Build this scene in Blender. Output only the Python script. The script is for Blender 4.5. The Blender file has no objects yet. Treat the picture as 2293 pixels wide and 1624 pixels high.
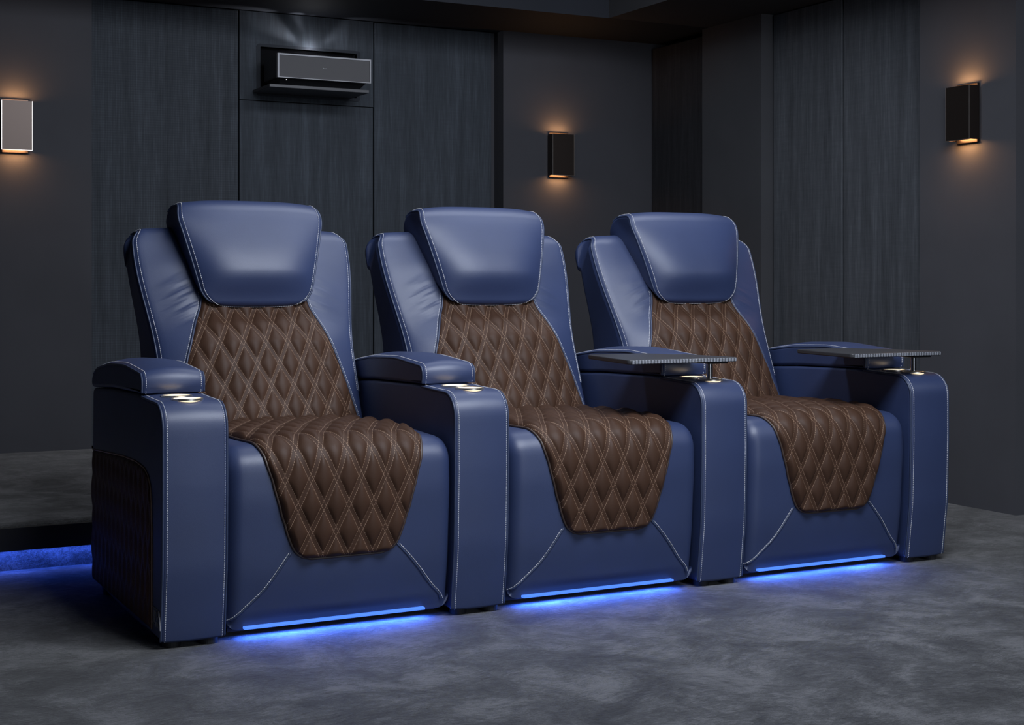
import bpy, bmesh, math, random
from math import sin, cos, pi, sqrt, radians, exp
from mathutils import Vector, Matrix
random.seed(4)
SC = bpy.context.scene
COL = SC.collection

# ------------------------------------------------------------------ materials
def new_mat(name):
    m = bpy.data.materials.new(name); m.use_nodes = True
    nt = m.node_tree
    b = nt.nodes['Principled BSDF']
    return m, nt, b
def N(nt, typ, **kw):
    n = nt.nodes.new(typ)
    for k, v in kw.items():
        if k.startswith('i_'):
            key = k[2:]
            key = int(key) if key.isdigit() else key
            if hasattr(v, 'links') or isinstance(v, bpy.types.NodeSocket): nt.links.new(v, n.inputs[key])
            else: n.inputs[key].default_value = v
        else: setattr(n, k, v)
    return n
def M(nt, op, a, b=None, c=None, clamp=False):
    n = nt.nodes.new('ShaderNodeMath'); n.operation = op; n.use_clamp = clamp
    for i, v in enumerate((a, b, c)):
        if v is None: continue
        if isinstance(v, bpy.types.NodeSocket): nt.links.new(v, n.inputs[i])
        else: n.inputs[i].default_value = v
    return n.outputs[0]
def ramp(nt, fac, stops):
    r = nt.nodes.new('ShaderNodeValToRGB'); nt.links.new(fac, r.inputs[0])
    e = r.color_ramp.elements
    while len(e) < len(stops): e.new(.5)
    for el, (p, c) in zip(e, stops): el.position = p; el.color = (*c, 1)
    return r.outputs[0]
def bump(nt, b, h, strength=.3, dist=.002, prev=None):
    n = N(nt, 'ShaderNodeBump', i_Strength=strength, i_Distance=dist)
    nt.links.new(h, n.inputs['Height'])
    if prev is not None: nt.links.new(prev, n.inputs['Normal'])
    if b is not None: nt.links.new(n.outputs[0], b.inputs['Normal'])
    return n.outputs[0]
def simple(name, col, rough=.5, metal=0, spec=.5, emit=None, estr=0):
    m, nt, b = new_mat(name)
    b.inputs['Base Color'].default_value = (*col, 1); b.inputs['Roughness'].default_value = rough
    b.inputs['Metallic'].default_value = metal; b.inputs['Specular IOR Level'].default_value = spec
    if emit:
        b.inputs['Emission Color'].default_value = (*emit, 1); b.inputs['Emission Strength'].default_value = estr
    return m

def leather(name, col, rough=.42, wr=.25, crease=False):
    m, nt, b = new_mat(name)
    tc = N(nt, 'ShaderNodeTexCoord')
    n1 = N(nt, 'ShaderNodeTexNoise', i_Scale=5.0, i_Detail=3.0); nt.links.new(tc.outputs['Object'], n1.inputs['Vector'])
    c = ramp(nt, n1.outputs['Fac'], [(.25, [x * .9 for x in col]), (.75, [x * 1.1 for x in col])])
    nt.links.new(c, b.inputs['Base Color'])
    v = N(nt, 'ShaderNodeTexVoronoi', i_Scale=700.0); nt.links.new(tc.outputs['Object'], v.inputs['Vector'])
    h1 = bump(nt, None, v.outputs['Distance'], .12, .0006)
    n2 = N(nt, 'ShaderNodeTexNoise', i_Scale=14.0, i_Detail=2.0); nt.links.new(tc.outputs['Object'], n2.inputs['Vector'])
    h2 = bump(nt, b, n2.outputs['Fac'], wr * .35, .006, h1)
    if crease:
        # short pulled creases on the wings beside the head pillow
        s = N(nt, 'ShaderNodeSeparateXYZ'); nt.links.new(tc.outputs['Object'], s.inputs[0])
        ax = M(nt, 'ABSOLUTE', s.outputs[0])
        cv = N(nt, 'ShaderNodeCombineXYZ'); nt.links.new(M(nt, 'MULTIPLY', s.outputs[0], 7.0), cv.inputs[0])
        nt.links.new(M(nt, 'ADD', M(nt, 'MULTIPLY', s.outputs[2], 34.0), M(nt, 'MULTIPLY', ax, 14.0)), cv.inputs[2])
        n3 = N(nt, 'ShaderNodeTexNoise', i_Scale=1.0, i_Detail=1.5); nt.links.new(cv.outputs[0], n3.inputs['Vector'])
        mx = N(nt, 'ShaderNodeMapRange', interpolation_type='SMOOTHSTEP'); nt.links.new(ax, mx.inputs[0]); mx.inputs[1].default_value = .30; mx.inputs[2].default_value = .19
        zd = M(nt, 'ABSOLUTE', M(nt, 'SUBTRACT', s.outputs[2], .835))
        mz = N(nt, 'ShaderNodeMapRange', interpolation_type='SMOOTHSTEP'); nt.links.new(zd, mz.inputs[0]); mz.inputs[1].default_value = .10; mz.inputs[2].default_value = .0
        hh = M(nt, 'MULTIPLY', n3.outputs['Fac'], M(nt, 'MULTIPLY', mx.outputs[0], mz.outputs[0]))
        bump(nt, b, hh, .9, .012, h2)
    b.inputs['Roughness'].default_value = rough
    b.inputs['Specular IOR Level'].default_value = .8
    return m
BLUE = leather('navy_leather', (.027, .044, .120), .48)
BLUEW = leather('navy_leather_creased', (.027, .044, .120), .48, crease=True)
BLUEP = leather('navy_piping', (.028, .044, .100), .48)
DARKP = simple('dark_piping', (.012, .010, .012), .5)

DU, DV = .066, .132
def quilt_mat(name, col, thread, DU=DU, DV=DV, lo=.0046, hi=.0060):
    m, nt, b = new_mat(name)
    uv = N(nt, 'ShaderNodeTexCoord').outputs['UV']
    s = N(nt, 'ShaderNodeSeparateXYZ'); nt.links.new(uv, s.inputs[0])
    u = M(nt, 'DIVIDE', s.outputs[0], DU); v = M(nt, 'DIVIDE', s.outputs[1], DV)
    A = M(nt, 'ADD', u, v); B = M(nt, 'SUBTRACT', u, v)
    p = DU * DV / sqrt(DU * DU + DV * DV); L = .5 * sqrt(DU * DU + DV * DV)
    masks = []
    for a, o in ((A, B), (B, A)):
        d = M(nt, 'MULTIPLY', M(nt, 'ABSOLUTE', M(nt, 'SUBTRACT', a, M(nt, 'ROUND', a))), p)
        t = M(nt, 'MULTIPLY', M(nt, 'GREATER_THAN', d, lo), M(nt, 'LESS_THAN', d, hi))
        fr = M(nt, 'FRACT', M(nt, 'MULTIPLY', o, L / .0054))
        dash = M(nt, 'LESS_THAN', fr, .62)
        masks.append(M(nt, 'MULTIPLY', t, dash))
    mk = M(nt, 'MAXIMUM', masks[0], masks[1])
    tc = N(nt, 'ShaderNodeTexCoord')
    n1 = N(nt, 'ShaderNodeTexNoise', i_Scale=8.0, i_Detail=3.0); nt.links.new(tc.outputs['Object'], n1.inputs['Vector'])
    c = ramp(nt, n1.outputs['Fac'], [(.25, [x * .88 for x in col]), (.75, [x * 1.12 for x in col])])
    mx = N(nt, 'ShaderNodeMix', data_type='RGBA'); nt.links.new(mk, mx.inputs[0])
    nt.links.new(c, mx.inputs[6]); mx.inputs[7].default_value = (*thread, 1)
    nt.links.new(mx.outputs[2], b.inputs['Base Color'])
    vo = N(nt, 'ShaderNodeTexVoronoi', i_Scale=600.0); nt.links.new(tc.outputs['Object'], vo.inputs['Vector'])
    h1 = bump(nt, None, vo.outputs['Distance'], .15, .0006)
    bump(nt, b, mk, .6, .0012, h1)
    b.inputs['Roughness'].default_value = .52
    b.inputs['Specular IOR Level'].default_value = .2
    return m
BROWN = quilt_mat('brown_quilted_leather', (.062, .031, .019), (.30, .195, .135))
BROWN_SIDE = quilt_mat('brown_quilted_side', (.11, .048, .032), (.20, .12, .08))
BROWN_PIPE = leather('brown_piping', (.05, .028, .02), .5)
THREAD = simple('white_thread', (.70, .70, .74), .7)
THREADB = simple('brown_thread', (.62, .42, .32), .7)
STEEL = simple('polished_steel', (.92, .86, .76), .33, 1)
CUPLIT = simple('lit_cup_lining', (.8, .7, .5), .4, 0, .5, (1.0, .82, .55), 1.15)
CHROME = simple('chrome_pole', (.75, .75, .78), .18, 1)
BLACK = simple('black_rubber', (.01, .01, .012), .6)
GREYM = simple('grey_emblem', (.40, .40, .42), .4, .3)
LED = simple('blue_led', (.02, .05, .3), .4, emit=(.085, .26, 1.0), estr=1.0)

def wall_mat(name, col):
    m, nt, b = new_mat(name)
    tc = N(nt, 'ShaderNodeTexCoord')
    n = N(nt, 'ShaderNodeTexNoise', i_Scale=3.0, i_Detail=4.0); nt.links.new(tc.outputs['Object'], n.inputs['Vector'])
    nt.links.new(ramp(nt, n.outputs['Fac'], [(.3, [x * .93 for x in col]), (.7, [x * 1.07 for x in col])]), b.inputs['Base Color'])
    n2 = N(nt, 'ShaderNodeTexNoise', i_Scale=250.0, i_Detail=2.0); nt.links.new(tc.outputs['Object'], n2.inputs['Vector'])
    bump(nt, b, n2.outputs['Fac'], .12, .001)
    b.inputs['Roughness'].default_value = .75
    b.inputs['Specular IOR Level'].default_value = .25
    return m
WALL = wall_mat('charcoal_paint', (.050, .050, .058))
WALLD = wall_mat('dark_charcoal_paint', (.062, .063, .070))
WALLR = wall_mat('right_wall_paint', (.074, .074, .084))
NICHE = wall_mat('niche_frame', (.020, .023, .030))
CURT = wall_mat('black_acoustic_wall', (.012, .012, .014))
CEIL = wall_mat('dark_ceiling_paint', (.040, .040, .044))
SOFF = wall_mat('blue_grey_soffit_paint', (.013, .015, .021))

def fabric(name, col, dots=False):
    m, nt, b = new_mat(name)
    tc = N(nt, 'ShaderNodeTexCoord')
    mp = N(nt, 'ShaderNodeMapping'); mp.inputs['Scale'].default_value = (26, 26, 1.6)
    nt.links.new(tc.outputs['Object'], mp.inputs['Vector'])
    n = N(nt, 'ShaderNodeTexNoise', i_Scale=1.0, i_Detail=6.0, i_Roughness=.62); nt.links.new(mp.outputs[0], n.inputs['Vector'])
    mp2 = N(nt, 'ShaderNodeMapping'); mp2.inputs['Scale'].default_value = (160, 160, 9)
    nt.links.new(tc.outputs['Object'], mp2.inputs['Vector'])
    n2 = N(nt, 'ShaderNodeTexNoise', i_Scale=1.0, i_Detail=3.0); nt.links.new(mp2.outputs[0], n2.inputs['Vector'])
    mp3 = N(nt, 'ShaderNodeMapping'); mp3.inputs['Scale'].default_value = (9, 9, 150)
    nt.links.new(tc.outputs['Object'], mp3.inputs['Vector'])
    n3 = N(nt, 'ShaderNodeTexNoise', i_Scale=1.0, i_Detail=3.0); nt.links.new(mp3.outputs[0], n3.inputs['Vector'])
    f = M(nt, 'ADD', M(nt, 'MULTIPLY', n.outputs['Fac'], .55), M(nt, 'ADD', M(nt, 'MULTIPLY', n2.outputs['Fac'], .34), M(nt, 'MULTIPLY', n3.outputs['Fac'], .11)))
    k = f
    if dots:
        s = N(nt, 'ShaderNodeSeparateXYZ'); nt.links.new(tc.outputs['Object'], s.inputs[0])
        fx = M(nt, 'MULTIPLY', s.outputs[0], 90.0); fz = M(nt, 'MULTIPLY', s.outputs[2], 90.0)
        a1 = M(nt, 'SINE', M(nt, 'MULTIPLY', M(nt, 'ADD', fx, fz), pi)); a2 = M(nt, 'SINE', M(nt, 'MULTIPLY', M(nt, 'SUBTRACT', fx, fz), pi))
        d = M(nt, 'MULTIPLY', a1, a2)
        k = M(nt, 'ADD', f, M(nt, 'MULTIPLY', d, .065))
    nt.links.new(ramp(nt, k, [(.30, [x * .55 for x in col]), (.52, col), (.74, [x * 1.7 for x in col])]), b.inputs['Base Color'])
    bump(nt, b, k, .35, .002)
    b.inputs['Roughness'].default_value = .8
    b.inputs['Specular IOR Level'].default_value = .25
    return m
FAB = fabric('navy_panel_fabric', (.042, .049, .060))
FABD = fabric('navy_dotted_fabric', (.042, .048, .058), True)
FABR = fabric('charcoal_panel_fabric', (.080, .086, .098))
FABK = fabric('black_panel_fabric', (.026, .026, .030))

def carpet(name, lo, mid, hi):
    m, nt, b = new_mat(name)
    tc = N(nt, 'ShaderNodeTexCoord'); ob = tc.outputs['Object']
    # patches of pile brushed different ways
    n = N(nt, 'ShaderNodeTexNoise', i_Scale=5.2, i_Detail=8.0, i_Roughness=.68, i_Distortion=.5); nt.links.new(ob, n.inputs['Vector'])
    # fibre strokes whose direction wanders
    wn = N(nt, 'ShaderNodeTexNoise', i_Scale=3.0, i_Detail=2.0); nt.links.new(ob, wn.inputs['Vector'])
    vm = N(nt, 'ShaderNodeVectorMath', operation='MULTIPLY_ADD'); nt.links.new(wn.outputs['Color'], vm.inputs[0])
    vm.inputs[1].default_value = (.22, .22, .0); nt.links.new(ob, vm.inputs[2])
    mp2 = N(nt, 'ShaderNodeMapping'); mp2.inputs['Rotation'].default_value = (0, 0, radians(-35)); mp2.inputs['Scale'].default_value = (38, 120, 60)
    nt.links.new(vm.outputs[0], mp2.inputs['Vector'])
    n2 = N(nt, 'ShaderNodeTexNoise', i_Scale=1.0, i_Detail=5.0, i_Roughness=.75, i_Distortion=.8); nt.links.new(mp2.outputs[0], n2.inputs['Vector'])
    n3 = N(nt, 'ShaderNodeTexNoise', i_Scale=330.0, i_Detail=3.0, i_Roughness=.7); nt.links.new(ob, n3.inputs['Vector'])
    a = M(nt, 'MULTIPLY', M(nt, 'SUBTRACT', n.outputs['Fac'], .5), 1.25)
    c = M(nt, 'MULTIPLY', M(nt, 'SUBTRACT', n2.outputs['Fac'], .5), .75)
    d = M(nt, 'MULTIPLY', M(nt, 'SUBTRACT', n3.outputs['Fac'], .5), .55)
    f = M(nt, 'ADD', M(nt, 'ADD', a, .5), M(nt, 'ADD', c, d))
    nt.links.new(ramp(nt, f, [(.30, lo), (.5, mid), (.70, hi)]), b.inputs['Base Color'])
    h = bump(nt, None, n3.outputs['Fac'], .55, .004)
    h = bump(nt, None, n2.outputs['Fac'], .5, .010, h)
    bump(nt, b, n.outputs['Fac'], .4, .03, h)
    b.inputs['Roughness'].default_value = .95
    b.inputs['Specular IOR Level'].default_value = .1
    b.inputs['Sheen Weight'].default_value = .2
    b.inputs['Sheen Roughness'].default_value = .6
    return m
CARPET = carpet('plush_grey_carpet', (.018, .018, .020), (.058, .059, .062), (.140, .141, .148))
BRONZE = simple('brushed_bronze', (.072, .056, .049), .36, .9)
BRONZE_IN = simple('bronze_inside', (.50, .27, .13), .45, .6)
EDGE = simple('polished_bronze_edge', (.66, .59, .53), .3, 1)
PBODY = simple('projector_black', (.018, .018, .021), .5)
PFRONT = simple('projector_grey_cloth', (.088, .085, .090), .8)
PRIM = simple('projector_silver_rim', (.26, .26, .28), .5, .3)
SHELFM = simple('dark_shelf', (.06, .06, .067), .5)
TRAYM = simple('black_tray_laminate', (.045, .045, .050), .42)
LENS = simple('projector_lens_glass', (.2, .2, .22), .1, emit=(.8, .85, 1), estr=2.0)
LAMPW = simple('warm_lamp', (1, .7, .4), .5, emit=(1.0, .56, .26), estr=2.5)
DOTW = simple('white_indicator', (1, 1, 1), .5, emit=(1, 1, 1), estr=.8)
MARK = simple('grey_mark', (.32, .32, .34), .6)

def tray_edge():
    m, nt, b = new_mat('ribbed_tray_edge')
    tc = N(nt, 'ShaderNodeTexCoord')
    s = N(nt, 'ShaderNodeSeparateXYZ'); nt.links.new(tc.outputs['Object'], s.inputs[0])
    w = M(nt, 'SINE', M(nt, 'MULTIPLY', s.outputs[0], 2 * pi / .0105))
    n = N(nt, 'ShaderNodeTexNoise', i_Scale=180.0); nt.links.new(tc.outputs['Object'], n.inputs['Vector'])
    f = M(nt, 'ADD', M(nt, 'MULTIPLY', w, .3), n.outputs['Fac'])
    nt.links.new(ramp(nt, f, [(.2, (.07, .075, .085)), (.8, (.30, .31, .35))]), b.inputs['Base Color'])
    bump(nt, b, w, .5, .001)
    b.inputs['Roughness'].default_value = .4
    return m
TRAYE = tray_edge()

# ------------------------------------------------------------------ mesh helpers
class MB:
    def __init__(s): s.v = []; s.f = []; s.uv = None
    def add(s, v, f):
        o = len(s.v); s.v += [tuple(p) for p in v]; s.f += [tuple(i + o for i in q) for q in f]
    def box(s, x0, x1, y0, y1, z0, z1):
        s.add([(x0, y0, z0), (x1, y0, z0), (x1, y1, z0), (x0, y1, z0), (x0, y0, z1), (x1, y0, z1), (x1, y1, z1), (x0, y1, z1)],
              [(0, 3, 2, 1), (4, 5, 6, 7), (0, 1, 5, 4), (1, 2, 6, 5), (2, 3, 7, 6), (3, 0, 4, 7)])
    def loft(s, loops, cap=True):
        n = len(loops[0]); v = [p for l in loops for p in l]; f = []
        for i in range(len(loops) - 1):
            for j in range(n):
                k = (j + 1) % n
                f.append((i * n + j, i * n + k, (i + 1) * n + k, (i + 1) * n + j))
        if cap:
            f.append(tuple(reversed(range(n)))); f.append(tuple(range((len(loops) - 1) * n, len(loops) * n)))
        s.add(v, f)
    def grid(s, P):
        r, c = len(P), len(P[0]); v = [p for l in P for p in l]
        f = [(i * c + j, i * c + j + 1, (i + 1) * c + j + 1, (i + 1) * c + j) for i in range(r - 1) for j in range(c - 1)]
        s.add(v, f)
    def tube(s, pts, r, seg=8, cap=True):
        pts = [Vector(p) for p in pts]; loops = []; up = None
        for i, p in enumerate(pts):
            a = pts[max(i - 1, 0)]; b = pts[min(i + 1, len(pts) - 1)]
            t = (b - a).normalized()
            if up is None:
                up = Vector((0, 0, 1)) if abs(t.z) < .9 else Vector((1, 0, 0))
            up = (up - t * up.dot(t)).normalized(); q = t.cross(up)
            rr = r(i / (len(pts) - 1)) if callable(r) else r
            loops.append([p + (up * cos(2 * pi * k / seg) + q * sin(2 * pi * k / seg)) * rr for k in range(seg)])
        s.loft(loops, cap)
    def cyl(s, x, y, z0, z1, r, seg=32, r2=None):
        r2 = r if r2 is None else r2
        s.loft([[(x + r * cos(2 * pi * k / seg), y + r * sin(2 * pi * k / seg), z0) for k in range(seg)],
                [(x + r2 * cos(2 * pi * k / seg), y + r2 * sin(2 * pi * k / seg), z1) for k in range(seg)]])
    def lathe(s, x, y, prof, seg=40):
        # prof: list of (r,z); closed surface left open
        P = [[(x + r * cos(2 * pi * k / seg), y + r * sin(2 * pi * k / seg), z) for k in range(seg + 1)] for r, z in prof]
        s.grid(P)
    def dashes(s, pts, pitch=.0057, ln=.0040, r=.00095):
        # thread: short capsules laid along a path
        pts = [Vector(p) for p in pts]; cum = [0]
        for a, b in zip(pts, pts[1:]): cum.append(cum[-1] + (b - a).length)
        def at(d):
            d = min(max(d, 0), cum[-1])
            lo, hi = 0, len(cum) - 1
            while hi - lo > 1:
                m = (lo + hi) // 2
                if cum[m] <= d: lo = m
                else: hi = m
            t = (d - cum[lo]) / max(1e-9, cum[hi] - cum[lo])
            return pts[lo].lerp(pts[hi], t)
        d = pitch / 2
        while d < cum[-1]:
            s.tube([at(d - ln / 2), at(d - ln * .3), at(d + ln * .3), at(d + ln / 2)],
                   lambda t: r if .1 < t < .9 else r * .5, 6)
            d += pitch
    def build(s, name, mat, parent=None, smooth=False, loc=(0, 0, 0), angle=None):
        me = bpy.data.meshes.new(name); me.from_pydata(s.v, [], s.f); me.materials.append(mat)
        bm = bmesh.new(); bm.from_mesh(me); bmesh.ops.recalc_face_normals(bm, faces=bm.faces[:]); bm.to_mesh(me); bm.free()
        if smooth:
            for p in me.polygons: p.use_smooth = len(p.vertices) <= 4
            if angle: me.set_sharp_from_angle(angle=radians(angle))
        o = bpy.data.objects.new(name, me); COL.objects.link(o)
        o.location = loc
        if parent: o.parent = parent
        return o

def bevel_box(x0, x1, y0, y1, z0, z1, b=.004, seg=2, mb=None):
    bm = bmesh.new(); bmesh.ops.create_cube(bm, size=1)
    for v in bm.verts:
        v.co = ((x0 + x1) / 2 + v.co.x * (x1 - x0), (y0 + y1) / 2 + v.co.y * (y1 - y0), (z0 + z1) / 2 + v.co.z * (z1 - z0))
    bmesh.ops.bevel(bm, geom=bm.edges[:], offset=b, segments=seg, affect='EDGES', profile=.5)
    mb = mb or MB()
    bm.verts.ensure_lookup_table(); bm.verts.index_update()
    mb.add([tuple(v.co) for v in bm.verts], [[v.index for v in f.verts] for f in bm.faces]); bm.free()
    return mb

def thing(name, label, cat, loc=(0, 0, 0), rotz=0, group=None):
    o = bpy.data.objects.new(name, None); COL.objects.link(o); o.location = loc; o.rotation_euler = (0, 0, rotz)
    o['label'] = label; o['category'] = cat
    if group: o['group'] = group
    o.empty_display_size = .1
    return o
def tag(o, label, cat, group=None):
    o['label'] = label; o['category'] = cat
    if group: o['group'] = group
    return o
def struct(o): o['kind'] = 'structure'; return o

def fillet(pts, closed=True, step=.006):
    """pts (y,z,r): corners rounded by a radius -> dense polyline"""
    n = len(pts); out = []
    for i in range(n):
        p = Vector(pts[i][:2]); r = pts[i][2]
        if not closed and i in (0, n - 1): out.append(p); continue
        a = Vector(pts[i - 1][:2]); b = Vector(pts[(i + 1) % n][:2])
        d1 = (a - p); d2 = (b - p); l1, l2 = d1.length, d2.length; d1.normalize(); d2.normalize()
        ang = math.acos(max(-1, min(1, d1.dot(d2))))
        if r <= 0 or ang > pi - .01: out.append(p); continue
        t = min(r / math.tan(ang / 2), l1 * .49, l2 * .49); rr = t * math.tan(ang / 2)
        c = p + (d1 + d2).normalized() * (rr / sin(ang / 2))
        s0 = p + d1 * t - c; s1 = p + d2 * t - c
        tot = pi - ang; k = max(3, int(tot / .16))
        sg = 1 if s0.x * s1.y - s0.y * s1.x > 0 else -1
        for j in range(k + 1):
            th = sg * tot * j / k
            out.append(c + Vector((s0.x * cos(th) - s0.y * sin(th), s0.x * sin(th) + s0.y * cos(th))))
    # densify
    res = []
    m = len(out)
    for i in range(m if closed else m - 1):
        a = out[i]; b = out[(i + 1) % m]; L = (b - a).length
        if L < 1e-6: continue
        k = max(1, int(math.ceil(L / (step * 3))))
        for j in range(k): res.append(a.lerp(b, j / k))
    if not closed: res.append(out[-1])
    return res

class Surf:
    """A cushion: a closed side profile (y,z) swept across x, with half width, crown and rounded rims."""
    def __init__(s, prof, hw, rim=.012, crown=lambda s_, z: 0, k=2.0):
        # orientation: make the outward normal consistent
        A = sum(a.x * b.y - b.x * a.y for a, b in zip(prof, prof[1:] + prof[:1]))
        s.sign = 1 if A > 0 else -1
        s.P = prof; s.hw = hw; s.rim = rim; s.crown = crown; s.k = k
        s.cum = [0]
        for a, b in zip(prof, prof[1:] + prof[:1]): s.cum.append(s.cum[-1] + (b - a).length)
        s.L = s.cum[-1]; n = len(prof); s.Nm = []
        for i in range(n):
            t = prof[(i + 1) % n] - prof[i - 1]
            s.Nm.append(Vector((t.y, -t.x)).normalized() * s.sign)
    def base(s, d):
        d = d % s.L; lo, hi = 0, len(s.cum) - 1
        while hi - lo > 1:
            m = (lo + hi) // 2
            if s.cum[m] <= d: lo = m
            else: hi = m
        t = (d - s.cum[lo]) / max(1e-9, s.cum[hi] - s.cum[lo]); n = len(s.P)
        return s.P[lo].lerp(s.P[hi % n], t), s.Nm[lo].lerp(s.Nm[hi % n], t).normalized()
    def pt(s, d, x=None, u=None, h=0):
        p, nn = s.base(d); hw = s.hw(p.x, p.y)
        if u is None: u = max(-1, min(1, x / hw))
        else: x = u * hw
        e = hw - abs(x); off = s.crown(d, p) * (1 - abs(u) ** s.k) + h
        if e < s.rim: off -= s.rim - sqrt(max(0, s.rim ** 2 - (s.rim - e) ** 2))
        q = p + nn * off
        return (x, q.x, q.y)
    def find(s, y=None, z=None, lo=0, hi=None, rising=True):
        """first arc position where the profile passes the height z within lo..hi"""
        hi = s.L if hi is None else hi; n = 600; prev = None
        for i in range(n + 1):
            d = lo + (hi - lo) * i / n; p, _ = s.base(d); v = (p.y - z) if z is not None else (p.x - y)
            if prev is not None and prev * v <= 0: return d
            prev = v
        return hi
    def mesh(s, mb, nu=28):
        us = []
        rim_n = 6
        hwm = max(s.hw(p.x, p.y) for p in s.P)
        fr = s.rim / hwm
        us = [-1 + fr * (1 - cos(pi / 2 * i / rim_n)) for i in range(rim_n)] + [-1 + fr + (2 - 2 * fr) * i / nu for i in range(nu + 1)]
        us += [-x for x in reversed(us[:rim_n])]
        loops = []
        for u in us: loops.append([s.pt(s.cum[i], u=u) for i in range(len(s.P))])
        mb.loft(loops, False)
        n = len(s.P)
        for l in (loops[0], loops[-1]):
            f = [(i, i + 1, n - 2 - i, n - 1 - i) for i in range(n // 2 - 1)]
            if n % 2: f.append((n // 2 - 1, n // 2, n // 2 + 1))
            mb.add(l, f)
        return mb

def pillow(x, v, H=.0085, du=DU, dv=DV):
    p = du * dv / sqrt(du * du + dv * dv); r = H
    for a in (x / du + v / dv, x / du - v / dv):
        d = abs(a - round(a)) * p
        r *= 1 - exp(-max(d - .0056, 0) / .0075)
    return r * 1.12

def quilt(name, mat, surf, s0, s1, hq, parent, base=.010, edge=.012, nx=150, ns=250, voff=0, ends=(True, True), H=.0085):
    """diamond quilted pad lying on a Surf between arc positions s0..s1, half width hq(s)"""
    mb = MB(); P = []; UV = []
    for i in range(ns + 1):
        sv = s0 + (s1 - s0) * i / ns; h_ = hq(sv); row = []
        for j in range(nx + 1):
            u = -1 + 2 * j / nx
            u = math.copysign(1 - (1 - abs(u)) ** 1.25, u) if abs(u) > 1e-9 else 0
            x = u * h_; e = h_ - abs(x)
            if ends[0]: e = min(e, sv - s0)
            if ends[1]: e = min(e, s1 - sv)
            q = 1 if e >= edge else sqrt(max(0, 1 - (1 - e / edge) ** 2))
            h = (base + .002) * q - .002 + pillow(x, sv - s0 + voff, H) * min(1, e / (edge * 1.2))
            row.append(surf.pt(sv, x=x, h=h)); UV.append((x, sv - s0 + voff))
        P.append(row)
    mb.grid(P)
    o = mb.build(name, mat, parent, True)
    me = o.data; uvl = me.uv_layers.new(name='UVMap')
    for lp in me.loops: uvl.data[lp.index].uv = UV[lp.vertex_index]
    return o

# ------------------------------------------------------------------ camera
cam = bpy.data.cameras.new('camera'); co = bpy.data.objects.new('camera', cam); COL.objects.link(co)
cam.sensor_width = 36; cam.sensor_fit = 'HORIZONTAL'; cam.lens = 3266 / 2293 * 36
cam.shift_y = -(812 - 633.6) / 2293; cam.clip_start = .05
co.location = (-.867, -3.431, .885); co.rotation_euler = (radians(90), 0, -radians(27.55))
SC.camera = co

# ------------------------------------------------------------------ armrest
AX0, AX1 = -.007, .152
AC = (AX0 + AX1) / 2; AHW = (AX1 - AX0) / 2
arm_prof = fillet([(.024, .030, .004), (.004, .20, .5), (-.001, .40, .6), (.000, .597, .078), (.13, .600, .3), (.26, .606, .6), (.55, .600, .8), (.79, .588, .02), (.80, .045, .01), (.40, .030, .0)])
arm_s = Surf(arm_prof, lambda y, z: AHW, rim=.010, crown=lambda d, p: .004 if p.x < .3 else 0.0)
pad_prof = fillet([(.205, .6085, .004), (.203, .659, .050), (.40, .674, .5), (.58, .668, .5), (.74, .648, .3), (.806, .618, .035), (.802, .588, .015), (.55, .603, .0)])
pad_s = Surf(pad_prof, lambda y, z: AHW + .001, rim=.010, crown=lambda d, p: .013 if p.y > .622 else 0.0)
CUPS = [(.066, .152, .035), (.072, .074, .035)]

def arm_edge_path(sf, xoff, y_back, z_start, top_from=None):
    """front corner line of a swept side: from the floor end up the front and back along the top"""
    pts = []
    d0 = 0
    n = 220
    hit = sf.find(y=y_back, lo=sf.L * .2, hi=sf.L * .75) if top_from is None else top_from
    for i in range(n + 1):
        d = d0 + (hit - d0) * i / n; pts.append(d)
    return pts

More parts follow.
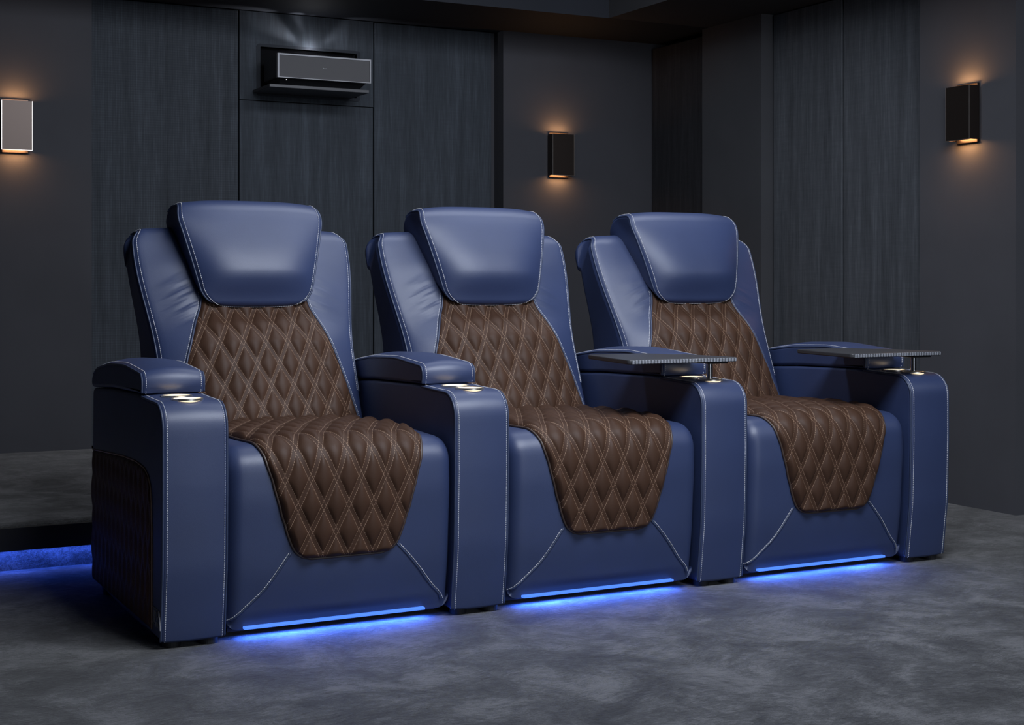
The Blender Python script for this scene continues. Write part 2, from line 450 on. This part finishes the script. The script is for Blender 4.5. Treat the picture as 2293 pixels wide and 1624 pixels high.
def make_arm(parent, k, outer=False):
    arm = MB(); arm_s.mesh(arm, 18)
    o = arm.build('armrest', BLUE, parent, True, loc=(AC, 0, 0))
    # sink two cup holes into the top
    for cx, cy, r in CUPS:
        c = MB(); c.cyl(cx - AC, cy, .545, .66, r, 48); cut = c.build('cutter', BLUE)
        cut.location = (AC, 0, 0)
        md = o.modifiers.new('b', 'BOOLEAN'); md.operation = 'DIFFERENCE'; md.object = cut; md.solver = 'EXACT'
        mp = o.parent; o.parent = None
        bpy.context.view_layer.update()
        dg = bpy.context.evaluated_depsgraph_get()
        me = bpy.data.meshes.new_from_object(o.evaluated_get(dg)); o.modifiers.clear(); old = o.data; o.data = me
        bpy.data.meshes.remove(old); bpy.data.objects.remove(cut); o.parent = mp
    for p in o.data.polygons: p.use_smooth = len(p.vertices) <= 4
    o.data.set_sharp_from_angle(angle=radians(40))
    # seams along both front edges
    ds = [i * (arm_s.find(y=.215, lo=arm_s.L * .2, hi=arm_s.L * .5)) / 200 for i in range(201)]
    for x in (-AHW + .0115, AHW - .0085):
        st = MB(); st.dashes([arm_s.pt(d, x=x, h=.0006) for d in ds]); st.build('stitching', THREAD, o)
    for x in (-AHW + .0022, AHW - .0022):
        pp = MB(); pp.tube([arm_s.pt(d, x=x, h=.0012) for d in ds], .0030, 8); pp.build('piping', BLUEP, o, True)
    pad = MB(); pad_s.mesh(pad, 14); p = pad.build('arm_pad', BLUE, o, True)
    dp = [i * pad_s.find(y=.78, lo=.1, hi=pad_s.L * .62) / 200 for i in range(201)]
    for x in (-AHW + .010, AHW - .010):
        st = MB(); st.dashes([pad_s.pt(d, x=x, h=.0006) for d in dp]); st.build('stitching', THREAD, p)
    for x in (-AHW + .001, AHW - .001):
        pp = MB(); pp.tube([pad_s.pt(d, x=x, h=.001) for d in dp], .0028, 8); pp.build('piping', BLUEP, p, True)
    for cx, cy, r in CUPS:
        ztop = max(arm_s.pt(arm_s.find(y=cy, lo=arm_s.L * .2, hi=arm_s.L * .5), x=cx - AC)[2], .59)
        cm = MB(); x = cx - AC
        cm.lathe(x, cy, [(r + .0035, ztop - .002), (r + .0035, ztop + .0022), (r + .001, ztop + .0032), (r - .002, ztop + .002), (r - .0025, ztop - .045), (r - .006, ztop - .049), (.0005, ztop - .049)])
        cu = cm.build('cup_holder', STEEL, o, True, angle=50)
        cu.data.materials.append(CUPLIT)
        for p in cu.data.polygons:
            zc = p.center.z
            if ztop - .044 < zc < ztop - .002 and (p.center.x - x) ** 2 + (p.center.y - cy) ** 2 < r * r: p.material_index = 1
    fm = MB()
    for (x, y) in ((-AHW + .035, .055), (AHW - .035, .050), (-AHW + .035, .72), (AHW - .035, .72)):
        fm = MB(); fm.cyl(x, y, .0125, .033, .022, 24, .024); fm.build('foot', BLACK, o)
    if outer:
        # brown quilted panel let into the outer side, its seam and the small emblem
        yf, zt, yb, zb = .098, .420, .780, .048
        OUT = [(.098, .30), (.101, .352), (.111, .390), (.133, .413), (.174, .427), (.264, .434), (.41, .432), (.80, .410)]
        def topz(y):
            for (a, za), (b, zb_) in zip(OUT, OUT[1:]):
                if y <= b: return za + (zb_ - za) * max(0, (y - a) / (b - a))
            return zt
        mb = MB(); P = []; UV = []; nx, nz = 130, 130
        X = -AHW
        for i in range(nx + 1):
            y = yf + (yb - yf) * (i / nx) ** 1.7; row = []
            for j in range(nz + 1):
                z = zb + (topz(y) - zb) * j / nz
                e = min(y - yf, yb - y, z - zb, topz(y) - z)
                q = 1 if e > .008 else sqrt(max(0, 1 - (1 - e / .008) ** 2))
                row.append((X + .001 - .006 * q - pillow(y, z, .006, .050, .15) * min(1, e / .012), y, z)); UV.append((y, z))
            P.append(row)
        mb.grid(P); q = mb.build('quilted_side_panel', BROWN_SIDE, o, True)
        uvl = q.data.uv_layers.new(name='UVMap')
        for lp in q.data.loops: uvl.data[lp.index].uv = UV[lp.vertex_index]
        pth = [(X - .0015, yf - .002, zb + (topz(yf) - zb) * i / 60) for i in range(61)] + [(X - .0015, yf + (yb - yf) * (i / 120) ** 1.8, topz(yf + (yb - yf) * (i / 120) ** 1.8) + .002) for i in range(1, 121)]
        st = MB(); st.tube(pth, .0018, 6); st.build('seam', THREADB, q)
        em = MB()
        def stroke(pts, w=.0012):
            em.tube([(X - .0010, y, z) for y, z in pts], w, 6)
        stroke([(.091, .105), (.043, .105), (.043, .096)]); stroke([(.073, .099), (.073, .070)])
        stroke([(.091, .074), (.084, .067), (.073, .064)]); stroke([(.056, .098), (.052, .090), (.045, .086), (.047, .078)], .0016)
        stroke([(.056, .074), (.056, .062)]); stroke([(.039, .074), (.034, .063)])
        stroke([(.027, .105), (.023, .098), (.024, .090)], .0024); stroke([(.021, .092), (.018, .060)])
        em.build('emblem', GREYM, o)
    return o

# ------------------------------------------------------------------ recliner centre
SHW = .299
seat_prof = fillet([(.032, .036, .004), (.012, .17, .8), (.000, .36, .5), (.006, .480, .095), (.22, .488, .5), (.62, .474, .03), (.62, .040, .01)])
seat_s = Surf(seat_prof, lambda y, z: SHW, rim=.035, crown=lambda d, p: .012 if p.y > .06 else 0, k=2.2)
def back_hw(y, z):
    t = max(0, min(1, (z - .66) / .32)); t = t * t * (3 - 2 * t)
    top = 0 if z < 1.0 else .02 * ((z - 1.0) / .04) ** 2
    return .299 + .036 * t - top
back_prof = fillet([(.590, .440, .02), (.682, .665, .8), (.852, 1.046, .055), (.935, 1.040, .05), (.965, .985, .05), (.945, .925, .012), (.924, .918, .004), (.898, .70, .5), (.870, .440, .02)])
def back_crown(d, p):
    # the front swells, the back is nearly flat
    front = p.x < .60 + (p.y - .44) * .47 + .045
    if not front: return .008
    t = max(0, min(1, (1.03 - p.y) / .10)); b = max(0, min(1, (p.y - .43) / .02))
    m = max(0, min(1, (p.y - .68) / .12)); m = m * m * (3 - 2 * m)
    return .010 + (.062 - .040 * m) * t * b
back_s = Surf(back_prof, back_hw, rim=.022, crown=back_crown, k=2.6)
def head_hw(y, z):
    w = .171 + (z - .87) * .245
    if z < .872:
        e = max(0, z - .8185); r = .0535
        w -= r - sqrt(max(0, r * r - (r - e) ** 2))
    if z > 1.06: w -= .022 * ((z - 1.06) / .06) ** 2
    return w
head_prof = fillet([(.745, .8185, .006), (.693, .8185, .014), (.700, .86, .5), (.722, .96, .8), (.752, 1.06, .3), (.786, 1.119, .055), (.885, 1.117, .05), (.925, 1.05, .06), (.90, .98, .02), (.80, .93, .02)])
def head_crown(d, p):
    front = p.x < .70 + (p.y - .82) * .32 + .05 and p.y > .8185
    if not front: return .008 if p.y > 1.085 else 0.004
    def ss(v): v = max(0, min(1, v)); return v * v * (3 - 2 * v)
    t = ss((p.y - .8185) / .095); t2 = ss((1.165 - p.y) / .28)
    return .005 + .043 * t * t2 + .004 * ss((p.y - 1.03) / .08)
head_s = Surf(head_prof, head_hw, rim=.012, crown=head_crown, k=3.4)

def make_centre(parent, cx):
    # ---- seat with the front panel
    mb = MB(); seat_s.mesh(mb, 40); seat = mb.build('seat_cushion', BLUE, parent, True, loc=(cx, 0, 0))
    sA = seat_s.find(z=.203, lo=0, hi=seat_s.L * .3)
    sTop = seat_s.find(y=.585, lo=seat_s.L * .25, hi=seat_s.L * .75)
    sBend = seat_s.find(y=.10, lo=sA + .15, hi=sTop)
    L = sTop - sA
    def hq(s):
        d = s - sA
        k = [(0, .1375), (.03, .1415), (.08, .158), (.12, .171), (.19, .190), (.24, .206), (.30, .222), (.40, .238), (.55, .250), (.9, .262)]
        for (a, wa), (b, wb) in zip(k, k[1:]):
            if d <= b:
                t = (d - a) / (b - a); t = t * t * (3 - 2 * t) * .35 + t * .65; w = wa + (wb - wa) * t; break
        else: w = .262
        r = .045
        if d < r: w -= (r - sqrt(max(0, r * r - (r - d) ** 2)))
        return w
    q = quilt('quilted_seat_panel', BROWN, seat_s, sA, sTop, hq, seat, base=.012, edge=.012, ends=(True, False))
    pp = MB(); path = []
    n = 160
    for i in range(n): s_ = sTop - (sTop - sA) * i / n; path.append(seat_s.pt(s_, x=-hq(s_) - .0005, h=.0025))
    for i in range(41): path.append(seat_s.pt(sA - .0005, x=-hq(sA) + 2 * hq(sA) * i / 40, h=.0025))
    for i in range(1, n + 1): s_ = sA + (sTop - sA) * i / n; path.append(seat_s.pt(s_, x=hq(s_) + .0005, h=.0025))
    pp.tube(path, .0034, 8); pp.build('piping', BROWN_PIPE, q, True)
    # ---- diagonal seams down to the bottom corners
    for sg, keys in ((-1, [(-.143, .222), (-.197, .146), (-.242, .101), (-.291, .056)]), (1, [(.138, .222), (.190, .166), (.234, .110), (.264, .078), (.274, .060)])):
        pts = []
        K = [Vector(k) for k in keys]
        K = [K[0] * 2 - K[1]] + K + [K[-1] * 2 - K[-2]]
        for i in range(1, len(K) - 2):
            for j in range(14):
                t = j / 14; a, b, c, d = K[i - 1], K[i], K[i + 1], K[i + 2]
                pts.append(.5 * ((2 * b) + (c - a) * t + (2 * a - 5 * b + 4 * c - d) * t * t + (3 * b - a - 3 * c + d) * t ** 3))
        def on(p, h, dx=0): return seat_s.pt(seat_s.find(z=p.y, lo=0, hi=seat_s.L * .3), x=p.x + dx, h=h)
        rd = MB(); rd.tube([on(p, -.0005) for p in pts], .0030, 8); rd.build('seam_welt', BLUEP, seat, True)
        st = MB(); st.dashes([on(p, .0010, sg * .007 if sg > 0 else -.006) for p in pts], .0058, .0044, .0010); st.build('stitching', THREAD, seat)
    # ---- LED strip under the front edge
    lb = bevel_box(-.256, .225, .0165, .034, .0395, .0462, .0015); lb.build('led_strip', LED, parent, False, loc=(cx, 0, 0))
    bs = MB(); bs.box(-.28, .28, .085, .60, .022, .05); bs.build('base_frame', BLACK, parent, loc=(cx, 0, 0))
    for x in (-.24, .24):
        f = MB(); f.cyl(x, .14, .0125, .023, .02, 20); f.build('foot', BLACK, parent, loc=(cx, 0, 0))
        f = MB(); f.cyl(x, .54, .0125, .023, .02, 20); f.build('foot', BLACK, parent, loc=(cx, 0, 0))
    # ---- backrest
    mb = MB(); back_s.mesh(mb, 48); back = mb.build('backrest', BLUEW, parent, True, loc=(cx - .006, 0, 0))
    b0 = back_s.find(z=.47, lo=0.0, hi=back_s.L * .45); b1 = back_s.find(z=.845, lo=b0, hi=back_s.L * .5)
    def hb(s):
        z = back_s.base(s)[0].y
        k = [(.44, .288), (.475, .274), (.58, .246), (.66, .220), (.72, .199), (.76, .184), (.80, .166), (.83, .158), (.9, .155)]
        for (a, wa), (b, wb) in zip(k, k[1:]):
            if z <= b: return wa + (wb - wa) * (z - a) / (b - a)
        return .155
    qb = quilt('quilted_back_panel', BROWN, back_s, b0, b1, hb, back, base=.004, edge=.010, ends=(False, False), nx=140, ns=180, voff=.03)
    for sg in (-1, 1):
        st = MB(); pp = MB()
        dd = [b0 + (b1 - b0) * i / 120 for i in range(121)]
        pp.tube([back_s.pt(d, x=sg * (hb(d) + .001), h=.0015) for d in dd], .0032, 8)
        st.dashes([back_s.pt(d, x=sg * (hb(d) + .0075), h=.0008) for d in dd])
        pp.build('piping', BLUEP, back, True); st.build('stitching', THREAD, back)
    t1 = back_s.find(y=.93, lo=b1, hi=back_s.L * .7)
    for sg in (-1, 1):
        dd = [b0 + .1 + (t1 - b0 - .1) * i / 160 for i in range(161)]
        st = MB(); st.dashes([back_s.pt(d, u=sg * (1 - .013 / .32), h=.0008) for d in dd]); st.build('stitching', THREAD, back)
        pp = MB(); pp.tube([back_s.pt(d, u=sg * (1 - .004 / .32), h=.0012) for d in dd], .0028, 8); pp.build('piping', BLUEP, back, True)
    # ---- headrest
    mb = MB(); head_s.mesh(mb, 40); hd = mb.build('headrest', BLUE, parent, True, loc=(cx - .004, 0, 0))
    h0 = head_s.find(z=.8195, lo=.03, hi=head_s.L * .3); h1 = head_s.find(y=.895, lo=h0 + .2, hi=head_s.L * .75)
    left = [head_s.pt(h0 + (h1 - h0) * i / 160, u=-1 + .010 / .19, h=.0010) for i in range(161)]
    right = [head_s.pt(h0 + (h1 - h0) * i / 160, u=1 - .010 / .19, h=.0010) for i in range(161)]
    bot = [head_s.pt(h0, u=-1 + .010 / .19 + (2 - .02 / .19) * i / 40, h=.0010) for i in range(1, 40)]
    st = MB(); st.dashes(list(reversed(left)) + bot + right); st.build('stitching', THREAD, hd)
    pl = [head_s.pt(h0 + (h1 - h0) * i / 160, u=-1 + .0015 / .19, h=.001) for i in range(161)]
    pr = [head_s.pt(h0 + (h1 - h0) * i / 160, u=1 - .0015 / .19, h=.001) for i in range(161)]
    pp = MB(); pp.tube(pl, .0030, 8); pp.build('piping', BLUEP, hd, True)
    pp = MB(); pp.tube(pr, .0030, 8); pp.build('piping', BLUEP, hd, True)

ARM = [0, .762, 1.539, 2.321]
CTR = [(ARM[k] + AX1 + ARM[k + 1] + AX0) / 2 for k in range(3)]
LBL = ['blue and brown leather recliner at the left end of the row of three',
       'blue and brown leather recliner in the middle of the row of three',
       'blue and brown leather recliner at the right end of the row, nearest the right wall']
GRP = 'row of three leather home theatre recliners'
def copy_tree(o, parent, loc=None):
    c = o.copy(); COL.objects.link(c); c.parent = parent
    if loc is not None: c.location = loc
    for ch in o.children: copy_tree(ch, c)
    return c
chairs = []
r0 = thing('recliner', LBL[0], 'recliner', (CTR[0], 0, 0), 0, GRP); chairs.append(r0)
make_centre(r0, 0)
la = make_arm(r0, 0, True); la.location = (ARM[0] + AC - CTR[0], 0, 0)
ra = make_arm(r0, 1, False); ra.location = (ARM[1] + AC - CTR[0], 0, 0)
for k in (1, 2):
    r = thing('recliner', LBL[k], 'recliner', (CTR[k], 0, 0), 0, GRP); chairs.append(r)
    for ch in r0.children:
        if ch is la: continue
        c = copy_tree(ch, r)
        if ch is ra: c.location = (ARM[k + 1] + AC - CTR[k], 0, 0)

# ------------------------------------------------------------------ swivel trays plugged into the front cup holders
def slab(mb, pts, z0, z1, b=.0025):
    """flat plate over a convex outline with softened top and bottom rims"""
    c = Vector((sum(p[0] for p in pts) / len(pts), sum(p[1] for p in pts) / len(pts)))
    def ins(d): return [Vector(p) + (c - Vector(p)).normalized() * d for p in pts]
    mb.loft([[(p[0], p[1], z) for p in ins(d)] for d, z in ((b, z0), (0, z0 + b), (0, z1 - b), (b * .3, z1 - b * .3), (b, z1))])
def make_tray(label, ax, rot):
    cx, cy, r = CUPS[1]
    t = thing('tray_table', label, 'tray table', (ax + cx, cy, .6), 0, 'swivel tray tables')
    top = .071
    out = []
    for (x, y) in ((-.328, -.080), (.047, -.080), (-.008, .245), (-.268, .245)):
        out.append((x, y))
    rp = fillet([(x, y, .012) for x, y in out], True, .05)
    b = MB(); slab(b, [(p.x, p.y) for p in rp], top - .0125, top); o = b.build('tray_top', TRAYM, t)
    e = bevel_box(-.318, .037, -.0825, -.0790, top - .0115, top - .0012, .001); e.build('edge_band', TRAYE, o)
    o.rotation_euler = (0, 0, rot)
    m = bevel_box(-.035, .035, -.045, .045, top - .020, top - .0127, .003); m.build('mounting_plate', BLACK, t)
    p = MB(); p.cyl(0, 0, -.010, top - .019, .0095, 24); p.build('pole', CHROME, t, True, angle=40)
    p = MB(); p.lathe(0, 0, [(.0002, .0075), (.028, .0065), (.031, .0035), (.031, .0005), (.0002, .0005)]); p.build('base_plug', STEEL, t, True, angle=40)
    return t
make_tray('black swivel tray table on the armrest between the middle and right recliners', ARM[2], 0)
make_tray('black swivel tray table on the armrest at the far right end of the row', ARM[3], radians(1.5))

# ------------------------------------------------------------------ room
YW, YP, XR, XP, ZC = 3.066, 3.126, 3.339, 3.40, 2.149
fl = MB(); fl.add([(-4.5, -6.5, .012), (6.5, -6.5, .012), (6.5, 3.4, .012), (-4.5, 3.4, .012), (-4.5, -6.5, -.1), (6.5, -6.5, -.1), (6.5, 3.4, -.1), (-4.5, 3.4, -.1)],
                  [(0, 1, 2, 3), (4, 7, 6, 5), (0, 4, 5, 1), (1, 5, 6, 2), (2, 6, 7, 3), (3, 7, 4, 0)])
struct(fl.build('floor', CARPET))
# raised carpeted platform behind the row, with a soft rolled edge and a recessed riser
pl = MB()
rise = fillet([(1.195, .012, .0), (1.195, .082, .0), (1.150, .082, .008), (1.150, .158, .05), (3.066, .160, .0), (3.066, .012, .0)])
pl.loft([[(-4.4, p.x, p.y) for p in rise], [(3.339, p.x, p.y) for p in rise]])
struct(pl.build('floor_platform', CARPET, None, True, angle=35))
tr = MB(); 
nose = fillet([(1.149, .078, .004), (1.146, .150, .006), (1.152, .150, .0), (1.152, .0785, .0)])
tr.loft([[(-4.4, p.x, p.y) for p in nose], [(3.33, p.x, p.y) for p in nose]])
struct(tr.build('edge_shade_strip', BLACK))  # black strip standing in for the shade on the carpeted edge

wb = MB()
wb.box(-4.5, 5.2, 3.165, 3.30, 0, 2.7)
wb.box(-4.5, .452, YW, 3.166, .0, 2.7)
wb.box(2.473, XR + .2, YW, 3.166, .0, 2.7)
struct(wb.build('wall_back', WALL))
wr = MB()
wr.box(XR, 3.60, .545, 1.052, 0, 2.7)            # near pier with the sconce
struct(wr.build('wall_right', WALLR))
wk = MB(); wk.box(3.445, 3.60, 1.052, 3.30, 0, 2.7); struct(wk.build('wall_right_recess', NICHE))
wc = MB(); wc.box(XR, 3.46, 2.099, 2.580, 0, 2.7); struct(wc.build('wall_pier', WALLD))
wn = MB(); wn.box(3.60, 6.5, .545, .70, 0, 2.7); struct(wn.build('wall_return', wall_mat('blue_grey_return_paint', (.058, .066, .084))))
wf = MB(); wf.box(-4.5, 6.5, -6.6, -6.5, 0, 2.7); struct(wf.build('wall_front', CURT))
wl = MB(); wl.box(-4.6, -4.5, -6.6, 3.3, 0, 2.7); struct(wl.build('wall_left', CURT))
wq = MB(); wq.box(6.5, 6.6, -6.6, .7, 0, 2.7); struct(wq.build('wall_side', WALLD))
ce = MB(); ce.box(-4.6, 6.6, -6.6, 3.3, 2.55, 2.65); struct(ce.build('ceiling', CEIL))
so = MB(); so.box(-4.5, 5.2, 2.53, 3.17, ZC, 2.56); struct(so.build('ceiling_soffit_back', SOFF))
so = MB(); so.box(2.765, 5.2, -6.5, 2.53, ZC + .0005, 2.56); struct(so.build('ceiling_soffit_right', CEIL))

def panel(name, label, mat, x0, x1, z0, z1, wall, depth=.036, hole=None):
    g = .003
    if wall == 'back':
        if hole:
            hx0, hx1, hz0, hz1 = hole
            # a frame of four boxes in one continuous mesh ring
            mb = MB(); A = [(x0 + g, z0 + g), (x1 - g, z0 + g), (x1 - g, z1), (x0 + g, z1)]; B = [(hx0, hz0), (hx1, hz0), (hx1, hz1), (hx0, hz1)]
            v = [(x, YP, z) for x, z in A + B] + [(x, YP + depth, z) for x, z in A + B]; f = []
            for i in range(4):
                j = (i + 1) % 4
                f += [(i, j, 4 + j, 4 + i), (8 + i, 12 + i, 12 + j, 8 + j), (i, 8 + i, 8 + j, j), (4 + i, 4 + j, 12 + j, 12 + i)]
            mb.add(v, f)
        else: mb = bevel_box(x0 + g, x1 - g, YP, YP + depth, z0 + g, z1, .004)
    else: mb = bevel_box(XP if wall == 'right' else XR + .012, (XP if wall == 'right' else XR + .012) + depth, x0 + g * 2, x1 - g * 2, z0, z1, .004)
    return tag(mb.build(name, mat), label, 'wall panel', 'fabric wall panels')
HOLE = (1.233, 1.712, 1.772, 1.985)
panel('acoustic_panel', 'dark blue dotted fabric panel left of the projector', FABD, .455, 1.131, .162, ZC - .004, 'back')
panel('acoustic_panel', 'dark blue fabric panel below the projector niche', FAB, 1.131, 1.800, .162, 1.731, 'back')
panel('acoustic_panel', 'short blue fabric panel framing the projector niche', FAB, 1.131, 1.800, 1.731, ZC - .004, 'back', hole=HOLE)
panel('acoustic_panel', 'dark blue fabric panel right of the projector', FAB, 1.800, 2.440, .162, ZC - .004, 'back')
panel('acoustic_panel', 'black fabric panel in the far corner of the right wall', FABK, 2.592, 3.060, .0125, ZC - .030, 'corner')
panel('acoustic_panel', 'left of the two charcoal fabric panels on the right wall', FABR, 1.596, 2.094, .0125, ZC - .004, 'right')
panel('acoustic_panel', 'charcoal fabric panel beside the right wall sconce', FABR, 1.056, 1.596, .0125, ZC - .004, 'right')
# niche lining behind the frame panel
nb = MB(); 
hx0, hx1, hz0, hz1 = HOLE
nb.box(hx0 - .02, hx1 + .02, YP + .0365, YP + .0385, hz0 - .02, hz1 + .02)
struct(nb.build('trim_2', simple('niche_lining', (.003, .003, .004), .9, 0, .1)))
nf = MB()
def rr(x0, x1, z0, z1, r, n=6):
    out = []
    for cx, cz, a0 in ((x1 - r, z0 + r, -90), (x1 - r, z1 - r, 0), (x0 + r, z1 - r, 90), (x0 + r, z0 + r, 180)):
        for i in range(n + 1): a = radians(a0 + 90 * i / n); out.append((cx + r * cos(a), cz + r * sin(a)))
    return out
O_ = rr(hx0 - .018, hx1 + .018, hz0 - .016, hz1 + .013, .014); I_ = rr(hx0, hx1, hz0, hz1, .003)
nn = len(O_)
v = [(x, YP - .003, z) for x, z in O_] + [(x, YP - .003, z) for x, z in I_] + [(x, YP + .001, z) for x, z in O_] + [(x, YP + .030, z) for x, z in I_]
f = []
for i in range(nn):
    j = (i + 1) % nn
    f += [(i, j, nn + j, nn + i), (i, 2 * nn + i, 2 * nn + j, j), (nn + i, nn + j, 3 * nn + j, 3 * nn + i)]
nf.add(v, f); struct(nf.build('trim_3', NICHE))

# ------------------------------------------------------------------ projector on its shelf
PY = 2.880
pr = thing('projector', 'dark grey box projector with a silver rim in the wall niche', 'projector', (1.461, PY, 1.781))
b = bevel_box(-.222, .222, .012, .215, .032, .139, .006); b.build('housing', PBODY, pr)
# undercut base tapering backwards
b = MB(); b.loft([[(-.21, .02, .034), (.21, .02, .034), (.21, .20, .034), (-.21, .20, .034)], [(-.19, .085, 0), (.19, .085, 0), (.19, .195, 0), (-.19, .195, 0)]]); b.build('base', PBODY, pr)
b = MB(); FO = [(-.226, .031), (.226, .031), (.226, .141), (-.226, .141)]; FI = [(-.218, .0345), (.220, .0345), (.220, .134), (-.218, .134)]
v = [(x, 0, z) for x, z in FO] + [(x, 0, z) for x, z in FI] + [(x, .02, z) for x, z in FO] + [(x, .02, z) for x, z in FI]; f = []
for i in range(4):
    j = (i + 1) % 4; f += [(i, j, 4 + j, 4 + i), (8 + i, 12 + i, 12 + j, 8 + j), (i, 8 + i, 8 + j, j), (4 + i, 4 + j, 12 + j, 12 + i)]
b.add(v, f); b.build('rim', PRIM, pr)
b = MB(); b.box(-.2185, .2205, .004, .013, .034, .1345); fp = b.build('front_grille', PFRONT, pr)
b = MB()
for i, (w, h) in enumerate(((.0028, .005), (.0022, .0034), (.0022, .0034), (.0026, .0038))):
    x = -.008 + i * .0042; b.box(x, x + w, .0030, .0042, .083, .083 + h)
b.build('brand_mark', MARK, fp)
b = bevel_box(-.1808, -.1772, .0125, .020, .0225, .0262, .0012, 3); b.build('indicator_light', DOTW, pr)
b = MB(); b.lathe(.0, .150, [(.0002, .1405), (.030, .1402), (.034, .1392)]); b.build('lens', LENS, pr)
b = bevel_box(1.196, 1.676, PY - .004, 3.158, 1.7655, 1.7800, .002)
tag(b.build('wall_shelf', SHELFM), 'thin dark shelf carrying the projector', 'shelf')

# ------------------------------------------------------------------ wall sconces
def sconce(label, loc, rz):
    t = thing('wall_sconce', label, 'wall light', loc, rz, 'bronze wall sconces')
    W, H = .062, .104
    bp = bevel_box(-.055, .055, -.012, 0, -H - .010, H + .012, .002); bp.build('back_plate', BRONZE, t)
    # open topped box: front shade with two returns
    s = MB(); y0, y1 = -.062, -.010
    pth = [(-W, y1), (-W, y0), (W, y0), (W, y1), (W - .004, y1), (W - .004, y0 + .004), (-W + .004, y0 + .004), (-W + .004, y1)]
    s.loft([[(x, y, -H) for x, y in pth], [(x, y, H) for x, y in pth]]); sh = s.build('shade', BRONZE, t)
    e = MB(); e.box(-W - .0005, W + .0005, y0 - .0006, y0 + .0018, -H - .0016, -H + .0006)
    e.box(-W - .0010, -W + .0010, y0 - .0006, y0 + .0014, -H, H); e.box(W - .0010, W + .0010, y0 - .0006, y0 + .0014, -H, H)
    e.build('edge_trim', EDGE, sh)
    for zz, nm in ((-.085, 'lamp'), (.085, 'lamp')):
        l = bevel_box(-.048, .048, -.052, -.016, zz - .004, zz + .004, .001); l.build(nm, LAMPW, t)
    for zz, dr in ((.098, 1), (-.098, -1)):
        L = bpy.data.lights.new('sconce_light', 'AREA'); L.shape = 'RECTANGLE'; L.size = .09; L.size_y = .03; L.energy = SCON; L.color = (1.0, .49, .19)
        lo = bpy.data.objects.new('sconce_light', L); COL.objects.link(lo); lo.parent = t; lo.location = (0, -.034, zz)
        lo.rotation_euler = (pi if dr > 0 else 0, 0, 0)
    return t
SCON = .56
sconce('pale metal wall sconce cut by the left edge of the photo', (.130, YW, 1.552), 0)
sconce('bronze wall sconce on the back wall, between the projector and the corner', (2.785, YW, 1.535), 0)
sconce('bronze wall sconce on the right wall', (XR, .782, 1.543), radians(-90))

# ------------------------------------------------------------------ lights
def area(name, loc, target, sx, sy, e, col, spread=180):
    L = bpy.data.lights.new(name, 'AREA'); L.shape = 'RECTANGLE'; L.size = sx; L.size_y = sy; L.energy = e; L.color = col; L.spread = radians(spread)
    o = bpy.data.objects.new(name, L); COL.objects.link(o); o.location = loc
    o.rotation_euler = (Vector(target) - Vector(loc)).to_track_quat('-Z', 'Y').to_euler(); return o
def spot(name, loc, target, e, col, size, blend, r=.02):
    L = bpy.data.lights.new(name, 'SPOT'); L.energy = e; L.color = col; L.spot_size = radians(size); L.spot_blend = blend; L.shadow_soft_size = r
    o = bpy.data.objects.new(name, L); COL.objects.link(o); o.location = loc
    o.rotation_euler = (Vector(target) - Vector(loc)).to_track_quat('-Z', 'Y').to_euler(); return o
# broad fill added at the unseen front wall, and soft light from overhead
area('front_fill_light', (1.7, -6.4, 1.30), (1.4, 0, .7), 2.9, 1.8, 62, (.80, .88, 1.0))
area('overhead_light', (1.15, -1.10, 2.50), (1.1, .3, .4), 1.8, 1.1, 84, (.84, .90, 1.0), 150)
area('overhead_light', (3.6, -1.6, 2.40), (2.2, .4, .4), 1.4, 1.0, 20, (.82, .89, 1.0), 150)  # weak fill added from the right, not a fitting of the room
area('overhead_light', (1.7, .8, 2.52), (1.7, 2.2, .6), 2.2, .5, 44, (.84, .90, 1.0))  # added to brighten the back wall panels and headrest tops
# blue LED tape under the seats and under the platform edge
for k in range(3):
    L = bpy.data.lights.new('under_seat_light', 'AREA'); L.shape = 'RECTANGLE'; L.size = .50; L.size_y = .012; L.energy = 3.0; L.color = (.05, .16, 1.0)
    o = bpy.data.objects.new('under_seat_light', L); COL.objects.link(o); o.location = (CTR[k] - .01, .053, .033); o.rotation_euler = (radians(-32), 0, 0)
L = bpy.data.lights.new('platform_light', 'AREA'); L.shape = 'RECTANGLE'; L.size = 6.0; L.size_y = .012; L.energy = 11.0; L.color = (.05, .14, 1.0)
o = bpy.data.objects.new('platform_light', L); COL.objects.link(o); o.location = (-.6, 1.172, .079)
# projector beam grazing the panel above the niche
for dx, dz, e, sz in ((-.82, .46, 2.2, 34), (-.34, .85, 1.2, 26), (.05, 1.0, .25, 14), (.80, .46, 1.1, 34), (.95, .20, .9, 24)):
    spot('projector_beam', (1.475, 3.094, 1.985), (1.475 + dx, 3.094 + .085, 1.985 + dz), e * 2.6, (.92, .94, 1.0), sz, 1.0, .010)
L = bpy.data.lights.new('projector_glow', 'POINT'); L.energy = .34; L.color = (.92, .94, 1.0); L.shadow_soft_size = .012
o = bpy.data.objects.new('projector_glow', L); COL.objects.link(o); o.location = (1.475, 3.088, 1.985)

w = bpy.data.worlds.new('world'); SC.world = w; w.use_nodes = True
w.node_tree.nodes['Background'].inputs[0].default_value = (.02, .022, .028, 1); w.node_tree.nodes['Background'].inputs[1].default_value = .05
SC.view_settings.view_transform = 'Standard'; SC.view_settings.look = 'None'; SC.view_settings.gamma = 1; SC.view_settings.exposure = 0
SC.view_settings.use_curve_mapping = False
